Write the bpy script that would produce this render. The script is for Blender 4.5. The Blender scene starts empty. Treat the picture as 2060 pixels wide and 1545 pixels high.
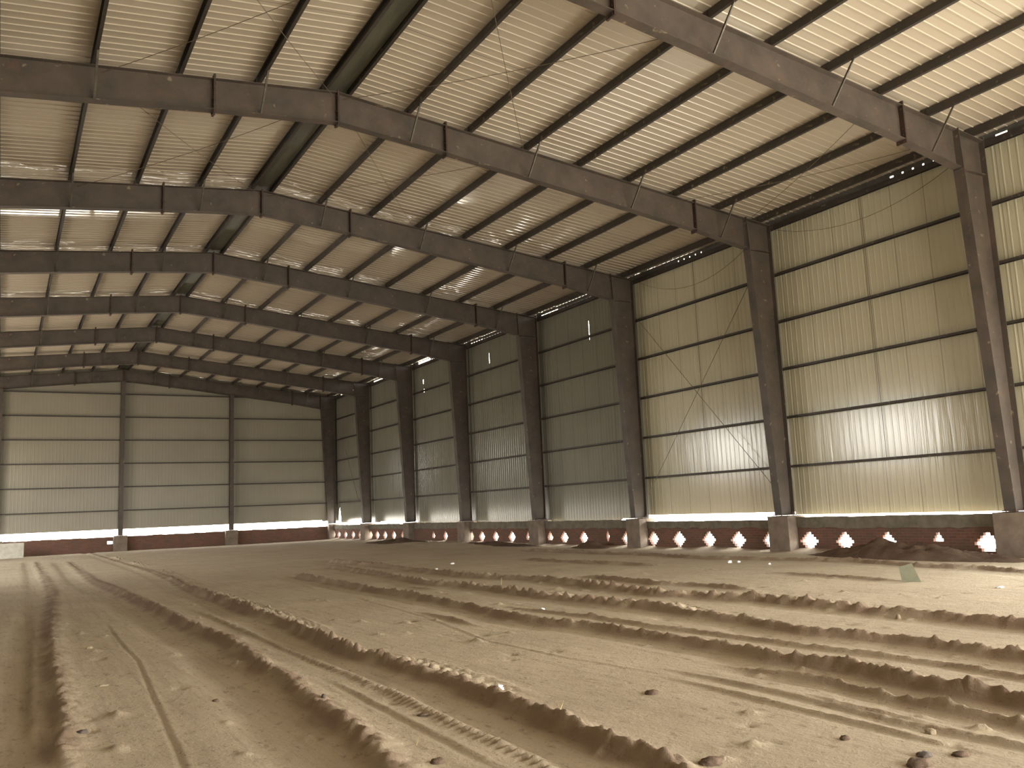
import bpy, math, random
import numpy as np
from mathutils import Vector, Matrix, noise as mnoise
random.seed(7)
R = np.random.RandomState(11)
SC = bpy.context.scene
COL = SC.collection

# ------------------------------------------------------------------ layout (metres)
CAM_Z = 1.670
YAW, PITCH, ROLL, FPX = 0.5324, 0.1415, -0.0427, 1748.2
BAY = 7.0225
def FY(k): return 60.94 - (8 - k) * BAY          # y of portal frame k (0 behind the view ... 8 at the gable)
RX = 6.568                                        # ridge x
XW = 20.90                                        # right wall sheet
XL = 2 * RX - XW                                  # left wall sheet
YB = 61.16                                        # back gable sheet
YF = FY(-2)                                       # front gable
def ztop(x): return 11.63 - .102 * abs(x - RX)    # top of the rafters
G0 = 2.565                                        # lowest girt
GIRTS = [G0 + 1.5 * i for i in range(6)]

# camera model (also used to find where things on the ground stand)
_cy, _sy = math.cos(YAW), math.sin(YAW)
_f = Vector((_sy * math.cos(PITCH), _cy * math.cos(PITCH), math.sin(PITCH)))
_r = Vector((_cy, -_sy, 0)); _u = _r.cross(_f)
_r2 = _r * math.cos(ROLL) + _u * math.sin(ROLL); _u2 = -_r * math.sin(ROLL) + _u * math.cos(ROLL)
CAM = Vector((0, 0, CAM_Z))
def ray(px, py): return _f * FPX + _r2 * (px - 1030) - _u2 * (py - 772.5)
def hit(ax, v, px, py):
    d = ray(px, py); t = (v - CAM[ax]) / d[ax]; return CAM + d * t

# ------------------------------------------------------------------ materials
def srgb(r, g, b):
    f = lambda c: (c / 255 / 12.92) if c / 255 <= .04045 else ((c / 255 + .055) / 1.055) ** 2.4
    return (f(r), f(g), f(b), 1)
class NT:
    def __init__(s, name):
        s.m = bpy.data.materials.new(name); s.m.use_nodes = True
        s.t = s.m.node_tree; s.n = s.t.nodes; s.b = s.n['Principled BSDF']
    def add(s, kind, **kw):
        n = s.n.new(kind)
        for k, v in kw.items():
            if k in n.inputs: n.inputs[k].default_value = v
            else: setattr(n, k, v)
        return n
    def link(s, a, b): s.t.links.new(a, b)
    def coords(s, scale=(1, 1, 1)):
        tc = s.add('ShaderNodeTexCoord'); mp = s.add('ShaderNodeMapping'); mp.inputs['Scale'].default_value = scale
        s.link(tc.outputs['Object'], mp.inputs[0]); return mp.outputs[0]
    def noise(s, co, scale, detail=4, rough=.6):
        n = s.add('ShaderNodeTexNoise'); n.inputs['Scale'].default_value = scale
        n.inputs['Detail'].default_value = detail; n.inputs['Roughness'].default_value = rough
        s.link(co, n.inputs['Vector']); return n.outputs['Fac']
    def ramp(s, fac, stops):
        n = s.add('ShaderNodeValToRGB'); e = n.color_ramp.elements
        while len(e) < len(stops): e.new(.5)
        for i, (p, c) in enumerate(stops): e[i].position = p; e[i].color = c
        s.link(fac, n.inputs[0]); return n.outputs[0]
    def mix(s, fac, a, b, mode='MIX'):
        n = s.add('ShaderNodeMixRGB', blend_type=mode)
        for i, v in ((0, fac), (1, a), (2, b)):
            if hasattr(v, 'is_linked'): s.link(v, n.inputs[i])
            else: n.inputs[i].default_value = v
        return n.outputs[0]
    def math(s, op, a, b=0.0, clamp=False):
        n = s.add('ShaderNodeMath', operation=op, use_clamp=clamp)
        for i, v in ((0, a), (1, b)):
            if hasattr(v, 'is_linked'): s.link(v, n.inputs[i])
            else: n.inputs[i].default_value = v
        return n.outputs[0]
    def bump(s, h, strength, dist):
        n = s.add('ShaderNodeBump'); 
        if hasattr(strength, 'is_linked'): s.link(strength, n.inputs['Strength'])
        else: n.inputs['Strength'].default_value = strength
        n.inputs['Distance'].default_value = dist
        s.link(h, n.inputs['Height']); s.link(n.outputs[0], s.b.inputs['Normal']); return n

def mat_simple(name, ca, cb, scale=3, rough=.6, metal=0, bump=.2, bdist=.01, spec=.5, co_scale=(1, 1, 1), lo=.35, hi=.65):
    t = NT(name); co = t.coords(co_scale); n = t.noise(co, scale)
    t.link(t.ramp(n, [(lo, ca), (hi, cb)]), t.b.inputs['Base Color'])
    t.b.inputs['Roughness'].default_value = rough; t.b.inputs['Metallic'].default_value = metal
    t.b.inputs['Specular IOR Level'].default_value = spec
    if bump: t.bump(t.noise(co, scale * 9), bump, bdist)
    return t.m

def mat_steel(name, dark, light, rust):
    t = NT(name); co = t.coords()
    base = t.ramp(t.noise(co, 1.3, 6, .65), [(.35, dark), (.7, light)])
    spots = t.ramp(t.noise(co, 3.1, 5, .7), [(.56, (0, 0, 0, 1)), (.68, (1, 1, 1, 1))])
    c = t.mix(t.math('MULTIPLY', spots, .55), base, rust)
    scr = t.ramp(t.noise(co, 5.5, 3, .5), [(.66, (0, 0, 0, 1)), (.74, (1, 1, 1, 1))])
    c = t.mix(t.math('MULTIPLY', scr, .45), c, srgb(176, 160, 132))
    t.link(c, t.b.inputs['Base Color']); t.b.inputs['Roughness'].default_value = .55
    t.bump(t.noise(co, 40), .15, .004)
    return t.m
M = {}
M['steel'] = mat_steel('primed_steel', srgb(72, 66, 60), srgb(98, 86, 78), srgb(108, 80, 68))
M['purlin'] = mat_steel('purlin_steel', srgb(54, 50, 46), srgb(70, 62, 56), srgb(84, 60, 50))
M['girt'] = mat_steel('girt_steel', srgb(60, 55, 52), srgb(76, 68, 64), srgb(88, 64, 56))
M['plate'] = mat_simple('splice_plate_steel', srgb(62, 48, 42), srgb(80, 60, 50), 5, .6)
M['galv'] = mat_simple('galvanised_angle', srgb(84, 80, 72), srgb(110, 104, 94), 8, .5, .3)
M['rod'] = mat_simple('thin_rod_steel', srgb(96, 86, 70), srgb(116, 104, 86), 8, .6)
M['concrete'] = mat_simple('pedestal_concrete', srgb(104, 98, 86), srgb(126, 118, 104), 4, .9, bump=.5)
M['ped'] = mat_simple('pedestal_cement', srgb(116, 103, 91), srgb(136, 122, 108), 3, .9, bump=.5)
M['block'] = mat_simple('whitewashed_block', srgb(190, 186, 172), srgb(210, 206, 192), 4, .9)
M['white'] = mat_simple('white_scrap', srgb(225, 226, 222), srgb(245, 246, 242), 4, .7)
M['stone'] = mat_simple('dark_stone', srgb(70, 60, 56), srgb(104, 90, 80), 9, .9, bump=.6)
M['clod'] = mat_simple('soil_clod', srgb(150, 134, 112), srgb(176, 160, 134), 14, 1, bump=.8, spec=.1)
M['clodr'] = mat_simple('reddish_clod', srgb(98, 82, 70), srgb(124, 104, 88), 14, 1, bump=.8, spec=.1)
M['twig'] = mat_simple('dry_twig', srgb(176, 158, 112), srgb(196, 178, 132), 14, .9)
M['flash'] = mat_simple('eave_flashing', srgb(92, 92, 92), srgb(118, 116, 112), 1.5, .45)
M['ridge'] = mat_simple('ridge_flashing', srgb(70, 72, 62), srgb(96, 94, 80), 1.2, .4, co_scale=(3, .4, 1))

def mat_panel(name, base_a, base_b, rough, seam_axis, seam_pitch, seam_dark, wav):
    """painted steel sheet; seam lines every seam_pitch along the given axis"""
    t = NT(name); tc = t.add('ShaderNodeTexCoord'); sp = t.add('ShaderNodeSeparateXYZ')
    t.link(tc.outputs['Object'], sp.inputs[0]); co = t.coords()
    base = t.ramp(t.noise(co, .35, 3, .5), [(.3, base_a), (.7, base_b)])
    v = t.math('FRACT', t.math('DIVIDE', sp.outputs[seam_axis], seam_pitch))
    d = t.math('MULTIPLY', t.math('ABSOLUTE', t.math('SUBTRACT', v, .5)), seam_pitch)
    line = t.math('LESS_THAN', d, .011)
    c = t.mix(t.math('MULTIPLY', line, .55), base, seam_dark)
    t.link(c, t.b.inputs['Base Color'])
    t.b.inputs['Roughness'].default_value = rough
    t.b.inputs['Specular IOR Level'].default_value = .5
    return t, tc, sp
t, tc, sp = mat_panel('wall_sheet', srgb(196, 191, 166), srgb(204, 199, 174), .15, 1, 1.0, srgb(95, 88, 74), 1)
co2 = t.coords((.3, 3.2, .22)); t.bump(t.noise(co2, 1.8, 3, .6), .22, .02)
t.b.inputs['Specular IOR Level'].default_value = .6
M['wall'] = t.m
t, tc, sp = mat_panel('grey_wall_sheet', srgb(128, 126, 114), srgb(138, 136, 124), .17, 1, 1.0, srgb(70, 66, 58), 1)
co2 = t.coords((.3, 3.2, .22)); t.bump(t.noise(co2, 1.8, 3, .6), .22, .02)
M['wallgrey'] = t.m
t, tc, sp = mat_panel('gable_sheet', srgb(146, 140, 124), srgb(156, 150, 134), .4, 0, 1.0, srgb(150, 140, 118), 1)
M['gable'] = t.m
# roof sheet: smooth painted steel, crumpled near the frames in the far half
t, tc, sp = mat_panel('roof_sheet', srgb(192, 180, 163), srgb(199, 188, 170), .055, 1, 3.5, srgb(110, 98, 80), 1)
ph = t.math('DIVIDE', t.math('SUBTRACT', sp.outputs[1], FY(0)), BAY)
fr = t.math('FRACT', ph)
nearF = t.math('SUBTRACT', t.math('MULTIPLY', t.math('ABSOLUTE', t.math('SUBTRACT', fr, .5)), 2.0), .58)
mask = t.math('MULTIPLY', nearF, 9.0, True)
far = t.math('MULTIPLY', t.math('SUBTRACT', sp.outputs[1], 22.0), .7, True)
strength = t.math('MULTIPLY', t.math('MULTIPLY', mask, far), .85)
co3 = t.coords((.4, 2.8, 1)); rip = t.noise(co3, 1.5, 3, .6)
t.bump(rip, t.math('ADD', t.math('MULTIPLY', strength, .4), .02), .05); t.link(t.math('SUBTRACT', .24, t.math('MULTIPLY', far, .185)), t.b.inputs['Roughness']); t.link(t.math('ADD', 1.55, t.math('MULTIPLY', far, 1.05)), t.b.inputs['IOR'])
M['roof'] = t.m

# brick plinth
t = NT('red_brick'); tc = t.add('ShaderNodeTexCoord'); sp = t.add('ShaderNodeSeparateXYZ'); t.link(tc.outputs['Object'], sp.inputs[0])
cb = t.add('ShaderNodeCombineXYZ'); t.link(t.math('ADD', sp.outputs[0], sp.outputs[1]), cb.inputs[0]); t.link(sp.outputs[2], cb.inputs[1])
br = t.add('ShaderNodeTexBrick'); t.link(cb.outputs[0], br.inputs['Vector'])
br.inputs['Scale'].default_value = 1; br.inputs['Brick Width'].default_value = .23; br.inputs['Row Height'].default_value = .075
br.inputs['Mortar Size'].default_value = .006; br.inputs['Color1'].default_value = srgb(124, 84, 68); br.inputs['Color2'].default_value = srgb(104, 74, 62)
br.inputs['Mortar'].default_value = srgb(118, 104, 92)
dirt = t.ramp(t.noise(t.coords(), 2.2, 5), [(.4, (0, 0, 0, 1)), (.65, (1, 1, 1, 1))])
t.link(t.mix(t.math('MULTIPLY', dirt, .6), br.outputs['Color'], srgb(98, 80, 70)), t.b.inputs['Base Color'])
t.b.inputs['Roughness'].default_value = .95; t.bump(br.outputs['Fac'], -.4, .008)
M['brick'] = t.m
# soil
def mat_soil(name, a, b, c):
    t = NT(name); co = t.coords()
    base = t.ramp(t.noise(co, .55, 6, .6), [(.3, a), (.68, b)])
    streak = t.noise(t.coords((9, .35, 1)), 1.2, 5, .65)
    base = t.mix(t.ramp(streak, [(.48, (0, 0, 0, 1)), (.72, (.5, .5, .5, 1))]), base, c)
    spk = t.ramp(t.noise(t.coords((1.6, .8, 1)), 6, 7, .75), [(.57, (0, 0, 0, 1)), (.66, (.6, .6, .6, 1))])
    base = t.mix(spk, base, srgb(122, 98, 80))
    spk2 = t.ramp(t.noise(t.coords((1.2, .6, 1)), 17, 5, .7), [(.62, (0, 0, 0, 1)), (.7, (.7, .7, .7, 1))])
    base = t.mix(spk2, base, srgb(112, 88, 72))
    at_ = t.add('ShaderNodeAttribute', attribute_name='soil_shade')   # rut-face shade put into the soil colour; also darkens the wall bank
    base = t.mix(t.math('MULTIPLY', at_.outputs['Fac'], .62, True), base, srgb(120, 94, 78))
    t.link(base, t.b.inputs['Base Color']); t.b.inputs['Roughness'].default_value = 1
    t.b.inputs['Specular IOR Level'].default_value = .1
    h = t.math('ADD', t.noise(co, 26, 6, .75), t.math('MULTIPLY', t.noise(co, 5, 4, .6), 1.4))
    t.bump(h, .7, .035)
    return t.m
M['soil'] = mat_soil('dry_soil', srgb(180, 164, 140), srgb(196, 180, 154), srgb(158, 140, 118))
M['heap'] = mat_soil('heap_soil', srgb(92, 76, 64), srgb(114, 94, 78), srgb(84, 68, 58))
# translucent greenish offcut
t = NT('greenish_plastic'); co = t.coords()
t.link(t.ramp(t.noise(co, 6), [(.3, srgb(128, 128, 106)), (.7, srgb(146, 144, 120))]), t.b.inputs['Base Color'])
t.b.inputs['Roughness'].default_value = .4; t.b.inputs['Transmission Weight'].default_value = .3
M['plastic'] = t.m

# ------------------------------------------------------------------ mesh helpers
class MB:
    def __init__(s): s.v = []; s.f = []
    def box(s, x0, y0, z0, x1, y1, z1):
        i = len(s.v)
        s.v += [(x0, y0, z0), (x1, y0, z0), (x1, y1, z0), (x0, y1, z0), (x0, y0, z1), (x1, y0, z1), (x1, y1, z1), (x0, y1, z1)]
        s.f += [(i, i + 3, i + 2, i + 1), (i + 4, i + 5, i + 6, i + 7), (i, i + 1, i + 5, i + 4), (i + 1, i + 2, i + 6, i + 5), (i + 2, i + 3, i + 7, i + 6), (i + 3, i, i + 4, i + 7)]
        return s
    def hexa(s, lo, hi):
        """8 corners: lo = 4 corners of one end, hi = 4 of the other"""
        i = len(s.v); s.v += [tuple(p) for p in lo] + [tuple(p) for p in hi]
        s.f += [(i, i + 3, i + 2, i + 1), (i + 4, i + 5, i + 6, i + 7), (i, i + 1, i + 5, i + 4), (i + 1, i + 2, i + 6, i + 5), (i + 2, i + 3, i + 7, i + 6), (i + 3, i, i + 4, i + 7)]
        return s
    def bar(s, a, b, w, h, up=(0, 0, 1)):
        a, b = Vector(a), Vector(b); d = (b - a).normalized(); u = Vector(up)
        if abs(d.dot(u)) > .98: u = Vector((1, 0, 0))
        x = d.cross(u).normalized(); z = x.cross(d)
        c = [(-w / 2, -h / 2), (w / 2, -h / 2), (w / 2, h / 2), (-w / 2, h / 2)]
        return s.hexa([a + x * p + z * q for p, q in c], [b + x * p + z * q for p, q in c])
    def tube(s, pts, r, n=6):
        pts = [Vector(p) for p in pts]; i0 = len(s.v)
        for k, p in enumerate(pts):
            d = (pts[min(k + 1, len(pts) - 1)] - pts[max(k - 1, 0)]).normalized()
            u = Vector((0, 0, 1)) if abs(d.z) < .95 else Vector((1, 0, 0))
            x = d.cross(u).normalized(); z = x.cross(d)
            for j in range(n):
                a = 2 * math.pi * j / n; s.v.append(tuple(p + x * math.cos(a) * r + z * math.sin(a) * r))
        for k in range(len(pts) - 1):
            for j in range(n):
                a = i0 + k * n + j; b = i0 + k * n + (j + 1) % n; s.f.append((a, b, b + n, a + n))
        s.f.append(tuple(i0 + j for j in range(n))[::-1]); s.f.append(tuple(len(s.v) - n + j for j in range(n)))
        return s
    def extrude_profile(s, prof, rings):
        """prof: list of (u, w) closed; rings: functions mapping (u, w) -> point"""
        n = len(prof); i0 = len(s.v)
        for fn in rings: s.v += [tuple(fn(u, w)) for u, w in prof]
        for k in range(len(rings) - 1):
            for j in range(n):
                a = i0 + k * n + j; b = i0 + k * n + (j + 1) % n; s.f.append((a, b, b + n, a + n))
        s.f.append(tuple(i0 + j for j in range(n))[::-1]); s.f.append(tuple(i0 + (len(rings) - 1) * n + j for j in range(n)))
        return s
    def build(s, name, m, parent=None, loc=None, bevel=0):
        me = bpy.data.meshes.new(name); me.from_pydata(s.v, [], s.f); me.update()
        me.materials.append(m); o = bpy.data.objects.new(name, me); COL.objects.link(o)
        if loc is not None:
            o.location = loc; L = Vector(loc)
            for v in me.vertices: v.co -= L
        if parent is not None:
            o.parent = parent
            if loc is None: # parts are written in world coordinates
                off = Vector(parent['_loc'])
                for v in me.vertices: v.co -= off
        if bevel:
            b = o.modifiers.new('bevel', 'BEVEL'); b.width = bevel; b.segments = 2; b.limit_method = 'ANGLE'
        return o
def thing(name, loc, label, cat, group=None):
    o = bpy.data.objects.new(name, None); COL.objects.link(o); o.location = loc; o.empty_display_size = .2
    o['_loc'] = tuple(loc); o['label'] = label; o['category'] = cat
    if group: o['group'] = group
    return o
def tag(o, label, cat, group=None, kind=None):
    o['label'] = label; o['category'] = cat
    if group: o['group'] = group
    if kind: o['kind'] = kind
    return o
def struct(o, label=None):
    o['kind'] = 'structure'
    if label: o['label'] = label
    return o
def iprof(y0, w, t, tw):  # helper not used for tapered members
    pass

# ------------------------------------------------------------------ portal frames
ORD = ['frame behind the camera', 'nearest', 'second', 'third', 'fourth', 'fifth', 'sixth', 'seventh', 'farthest']
FW = .24; FT = .014
def zbot(x):
    d = abs(x - RX); P = [(0, 10.88), (2.83, 10.62), (11.08, 9.67), (13.2, 9.33)]
    for (a, za), (b, zb) in zip(P, P[1:]):
        if d <= b: return za + (zb - za) * (d - a) / (b - a)
    return P[-1][1]
SPL = [0, 2.83, 11.08, 13.10]
def rafter(k):
    y = FY(k)
    words = {0: 'dark steel rafter over the place behind the view', 1: 'steel rafter crossing the top right corner, nearest of the row',
             2: 'long brownish steel rafter, second from the camera, rising to ridge at upper left',
             3: 'steel rafter third from the camera, just beyond the long brownish one',
             4: 'dark steel rafter fourth from the camera, between shiny strips of roof sheet',
             5: 'dark steel rafter fifth from the camera, under the ridge left of centre',
             6: 'dark steel rafter sixth from the camera, thin dark chevron far down the hall',
             7: 'dark steel rafter seventh from the camera, last one before the end wall',
             8: 'dark steel rafter against the far end wall, carried by the end wall posts'}[k]
    t = thing('roof_rafter', (RX, y, ztop(RX)), words, 'rafter', 'steel rafters of the portal frames')
    for sgn in (1, -1):
        for a, b in zip(SPL, SPL[1:]):
            xa, xb = RX + sgn * a, RX + sgn * b
            m = MB(); h = FW / 2
            # web
            m.hexa([(xa, y - .005, zbot(xa)), (xa, y + .005, zbot(xa)), (xa, y + .005, ztop(xa)), (xa, y - .005, ztop(xa))],
                   [(xb, y - .005, zbot(xb)), (xb, y + .005, zbot(xb)), (xb, y + .005, ztop(xb)), (xb, y - .005, ztop(xb))])
            for fn, o0, o1 in ((zbot, -FT / 2, FT / 2), (ztop, -FT, 0)):
                m.hexa([(xa, y - h, fn(xa) + o0), (xa, y + h, fn(xa) + o0), (xa, y + h, fn(xa) + o1), (xa, y - h, fn(xa) + o1)],
                       [(xb, y - h, fn(xb) + o0), (xb, y + h, fn(xb) + o0), (xb, y + h, fn(xb) + o1), (xb, y - h, fn(xb) + o1)])
            seg = m.build('rafter_segment', M['steel'], t); seg['_loc'] = t['_loc']
            ends = [(xa, 1)] + ([(xb, -1)] if b != SPL[-1] else [])
            for xe, side in ends:
                q = MB(); x0, x1 = sorted((xe, xe + sgn * side * .022))
                ov = .09 if a or xe == xb else .07
                q.box(x0, y - h - .01, zbot(xe) - ov, x1, y + h + .01, min(ztop(xe) + (.09 if xe != xa or a else .03), ztop(xe) + .09))
                for zz in (zbot(xe) - .05, zbot(xe) + .1, ztop(xe) - .1, zbot(xe) + .25):
                    for yy in (-.07, .07):
                        xx = x1 if sgn * side > 0 else x0
                        q.box(min(xx, xx + sgn * side * .02), y + yy - .015, zz - .015, max(xx, xx + sgn * side * .02), y + yy + .015, zz + .015)
                o = q.build('splice_plate', M['plate'], None)
                o.parent = seg
                off = Vector(t['_loc'])
                for v in o.data.vertices: v.co -= off
    # flange braces, two angles in a V at every other purlin
    for px in BRX:
        for s in (-1, 1):
            if k == 8 and s == 1: continue
            m = MB(); a = Vector((px, y + s * .1, zbot(px) + .015)); b = Vector((px, y + s * .78, ztop(px) + .05))
            m.bar(a, b, .045, .005, (1, 0, 0)); m.bar(a + Vector((.02, 0, 0)), b + Vector((.02, 0, 0)), .005, .045, (1, 0, 0))
            m.build('flange_brace', M['galv'], t)
    return t
PUR = [6.86 + 0.0] + [8.4 + 1.7 * i for i in range(8)]
PURL = [2 * RX - x for x in PUR]
BRX = [8.4, 11.8, 15.2, 18.6, 2 * RX - 8.4, 2 * RX - 11.8]
for k in range(1, 9): rafter(k)

def column(k):
    y = FY(k); xo = 20.72; zt = ztop(19.9) ; zb0 = 1.13
    words = {0: 'steel column just behind the view on the right wall', 1: 'large tapered steel column at the right edge, nearest of the wall columns',
             2: 'tapered steel column second from the right edge, on the wall with the five diamond holes each side',
             3: 'tapered steel column third from the right, left of the crossed wall rods',
             4: 'dark tapered steel column fourth from the right on the long wall',
             5: 'dark tapered steel column fifth from the right on the long wall',
             6: 'dark tapered steel column sixth from the right on the long wall',
             7: 'dark tapered steel column seventh from the right, last one before the corner',
             8: 'dark steel column in the far corner where the long wall meets the end wall'}[k]
    if k == 2: words = 'tapered steel column second from the right edge, right of the crossed wall rods'
    t = thing('steel_column', (20.45, y, zb0), words, 'column', 'tapered columns on the right wall')
    xi0, xi1 = 20.16, 19.70; zk = 9.28
    xin = lambda z: xi0 + (xi1 - xi0) * min(1, (z - zb0) / (zk - zb0))
    m = MB()
    m.hexa([(xi0, y - .005, zb0), (xo, y - .005, zb0), (xo, y + .005, zb0), (xi0, y + .005, zb0)],
           [(xi1, y - .005, zt), (xo, y - .005, zt), (xo, y + .005, zt), (xi1, y + .005, zt)])
    m.build('web', M['steel'], t)
    h = .14
    m = MB(); m.hexa([(xi0, y - h, zb0), (xi0 + .016, y - h, zb0), (xi0 + .016, y + h, zb0), (xi0, y + h, zb0)],
                     [(xi1, y - h, zt + .06), (xi1 + .016, y - h, zt + .06), (xi1 + .016, y + h, zt + .06), (xi1, y + h, zt + .06)])
    m.build('inner_flange', M['steel'], t)
    MB().box(xo - .016, y - h, zb0, xo, y + h, zt).build('outer_flange', M['steel'], t)
    MB().hexa([(xi1, y - h, ztop(xi1) - .02), (xo, y - h, ztop(xo) - .02), (xo, y + h, ztop(xo) - .02), (xi1, y + h, ztop(xi1) - .02)],
              [(xi1, y - h, ztop(xi1)), (xo, y - h, ztop(xo)), (xo, y + h, ztop(xo)), (xi1, y + h, ztop(xi1))]).build('cap_plate', M['steel'], t)
    m = MB()
    for s in (-1, 1):
        m.box(xi1 + .016, min(y + s * .006, y + s * .11), 9.30, xo - .016, max(y + s * .006, y + s * .11), 9.312)
    m.build('stiffener', M['steel'], t)
    MB().box(xi0 - .05, y - .17, zb0 - .025, xo + .03, y + .17, zb0).build('base_plate', M['plate'], t)
    for dx in (.02, .5):
        for dy in (-.11, .11):
            m = MB(); m.tube([(xi0 + dx, y + dy, 1.088), (xi0 + dx, y + dy, zb0 + .07)], .014, 8); m.tube([(xi0 + dx, y + dy, zb0), (xi0 + dx, y + dy, zb0 + .025)], .027, 6)
            m.build('anchor_bolt', M['plate'], t)
    return t
for k in range(1, 9): column(k)

# end wall posts
for i, (x, w) in enumerate([(RX - 6.853, 'dark steel post of the end wall at the left edge of the photo'),
                            (RX, 'dark steel post of the end wall under the ridge'),
                            (RX + 6.853, 'dark steel post of the end wall between ridge post and far corner')]):
    y = 60.82
    zt = zbot(x) - .01; zb0 = 1.02
    t = thing('gable_post', (x, y, zb0), w, 'column', 'posts of the far end wall')
    MB().box(x - .005, y - .14, zb0, x + .005, y + .14, zt).build('web', M['steel'], t)
    for s in (-1, 1): MB().box(x - .13, y + s * .14 - .006, zb0, x + .13, y + s * .14 + .006, zt).build('flange', M['steel'], t)
    MB().box(x - .17, y - .18, zb0 - .03, x + .17, y + .18, zb0).build('base_plate', M['plate'], t)

# ------------------------------------------------------------------ purlins (C sections running the length of the hall)
def cprof(h, w, t, flip=1):
    p = [(0, 0), (w, 0), (w, .018), (w - t, .018), (w - t, t), (t, t), (t, h - t), (w - t, h - t), (w - t, h - .018), (w, h - .018), (w, h), (0, h)]
    return [(u * flip, v) for u, v in p][::flip]
YP0, YP1 = FY(-2) + .2, 61.1
def purlin(x, side, words):
    y0 = YP0
    m = MB(); fl = 1 if side > 0 else -1; sl = -.102 * side
    prof = cprof(.2, .07, .003, fl)
    def ring(y): return lambda u, w: (x + u - fl * .035 + w * .1 * side, y, ztop(x) + .003 + (u - fl * .035) * sl + w)
    m.extrude_profile(prof, [ring(y) for y in (y0, YP1)])
    for k in range(0, 9):  # lap plates and cleats on the rafters
        m.box(x - .05, FY(k) - .05, ztop(x) + .0, x - .045, FY(k) + .05, ztop(x) + .17)
    o = m.build('roof_purlin', M['purlin'], None, loc=(x, FY(3), ztop(x)))
    tag(o, words, 'purlin', 'purlins under the roof sheets'); return o
NUM = ['first', 'second', 'third', 'fourth', 'fifth', 'sixth', 'seventh', 'eighth', 'ninth']
for i, x in enumerate(PUR):
    purlin(x, 1, 'dark steel purlin beside the ridge gap, on its right side' if i == 0 else
           ('dark steel purlin just above the eave of the right wall' if i == 8 else 'dark steel purlin, %s to the right of the ridge pair' % NUM[i - 1]))
for i, x in enumerate(PURL[:5]):
    purlin(x, -1, 'dark steel purlin beside the ridge gap, on its left side' if i == 0 else
           'dark steel purlin, %s to the left of the ridge pair' % NUM[i - 1])

# ------------------------------------------------------------------ girts
GW = ['lowest', 'second lowest', 'third lowest', 'fourth lowest', 'fifth lowest', 'topmost']
for i, z in enumerate(GIRTS):
    m = MB()
    prof = cprof(.16, .065, .003)
    # channel lying on its side: mouth downwards, outer lip against the sheet
    def ring(y): return lambda u, w: (20.72 + w, y, z + .035 - u)
    m.extrude_profile(prof, [ring(y) for y in (FY(0) - .4, 61.0)])
    for k in range(0, 9): m.box(20.722, FY(k) - .12, z - .10, 20.728, FY(k) + .12, z + .03)
    if i == 5: m.box(20.722, FY(0) - .4, z - .05, 20.728, 61.0, z + .1)
    tag(m.build('wall_girt', M['girt'], None, loc=(20.8, FY(3), z)), '%s of the six dark girts running along the right wall' % GW[i], 'girt', 'girts of the right wall')
for i, z in enumerate(GIRTS):
    m = MB(); x1 = 20.85
    prof = cprof(.16, .065, .003)
    def ring(x): return lambda u, w: (x, 60.98 + w, z + .035 - u)
    xa, xb = (XL + .1, x1)
    m.extrude_profile(prof[::-1], [ring(x) for x in (xa, xb)])
    tag(m.build('gable_girt', M['girt'], None, loc=(RX, 61.0, z)), '%s of the six dark girts across the far end wall' % GW[i], 'girt', 'girts of the far end wall')

# ------------------------------------------------------------------ sheets
def zroof(x): return ztop(x) + .232
def ribbed(name, axis_pts, mapping, m, segs):
    """strip surface: axis_pts list of (s, offset); mapping(s, off, t) -> point for t in segs"""
    v = []; f = []; n = len(segs)
    for s, off in axis_pts:
        for tt in segs: v.append(mapping(s, off, tt))
    for i in range(len(axis_pts) - 1):
        for j in range(n - 1):
            a = i * n + j; f.append((a, a + 1, a + n + 1, a + n))
    me = bpy.data.meshes.new(name); me.from_pydata(v, [], f); me.materials.append(m)
    o = bpy.data.objects.new(name, me); COL.objects.link(o); return o
def ribs(s0, s1, pitch, rw, rh, ridge=.012):
    pts = []; s = s0
    while s < s1 - pitch:
        pts += [(s, 0), (s + pitch - rw - 2 * ridge, 0), (s + pitch - rw - ridge, rh), (s + pitch - ridge, rh)]
        s += pitch
    pts += [(s, 0), (s1, 0)]; return pts
# roof: ribs run down the slope, one rib every 25 cm, hanging slightly below the pan
rp = ribs(YF - .3, YB + .4, .25, .022, .018)
xs_r = [RX + (XW + .35 - RX) * i / 24 for i in range(25)]
def crumple(s, x):   # sheets are dented where they lap over the frames of the far half
    fr_ = ((s - FY(0)) / BAY) % 1; m_ = min(1, max(0, (abs(fr_ - .5) * 2 - .55) * 7)) * min(1, max(0, (s - 22.5) * .7)) * min(1, max(.35, (52 - s) / 14))
    return m_ * (1 + .05 * min(14, max(0, s - 27))) * (.026 * mnoise.noise(Vector((s * 3.3, x * .9, 5))) + .017 * mnoise.noise(Vector((s * 9, x * 1.9, 9))) - .004)
mp = lambda s, off, x: (x, s, zroof(x) + .006 * min(1, max(0, s - 22)) + crumple(s, x) - off)
o1 = ribbed('ceiling', rp, mp, M['roof'], xs_r)
xs_l = [2 * RX - x for x in xs_r]
o2 = ribbed('ceiling_left', rp, mp, M['roof'], xs_l)
me = o1.data; n0 = len(me.vertices)
va = [tuple(v.co) for v in me.vertices] + [tuple(v.co) for v in o2.data.vertices]
fa = [tuple(p.vertices) for p in me.polygons] + [tuple(n0 + i for i in p.vertices)[::-1] for p in o2.data.polygons]
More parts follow.
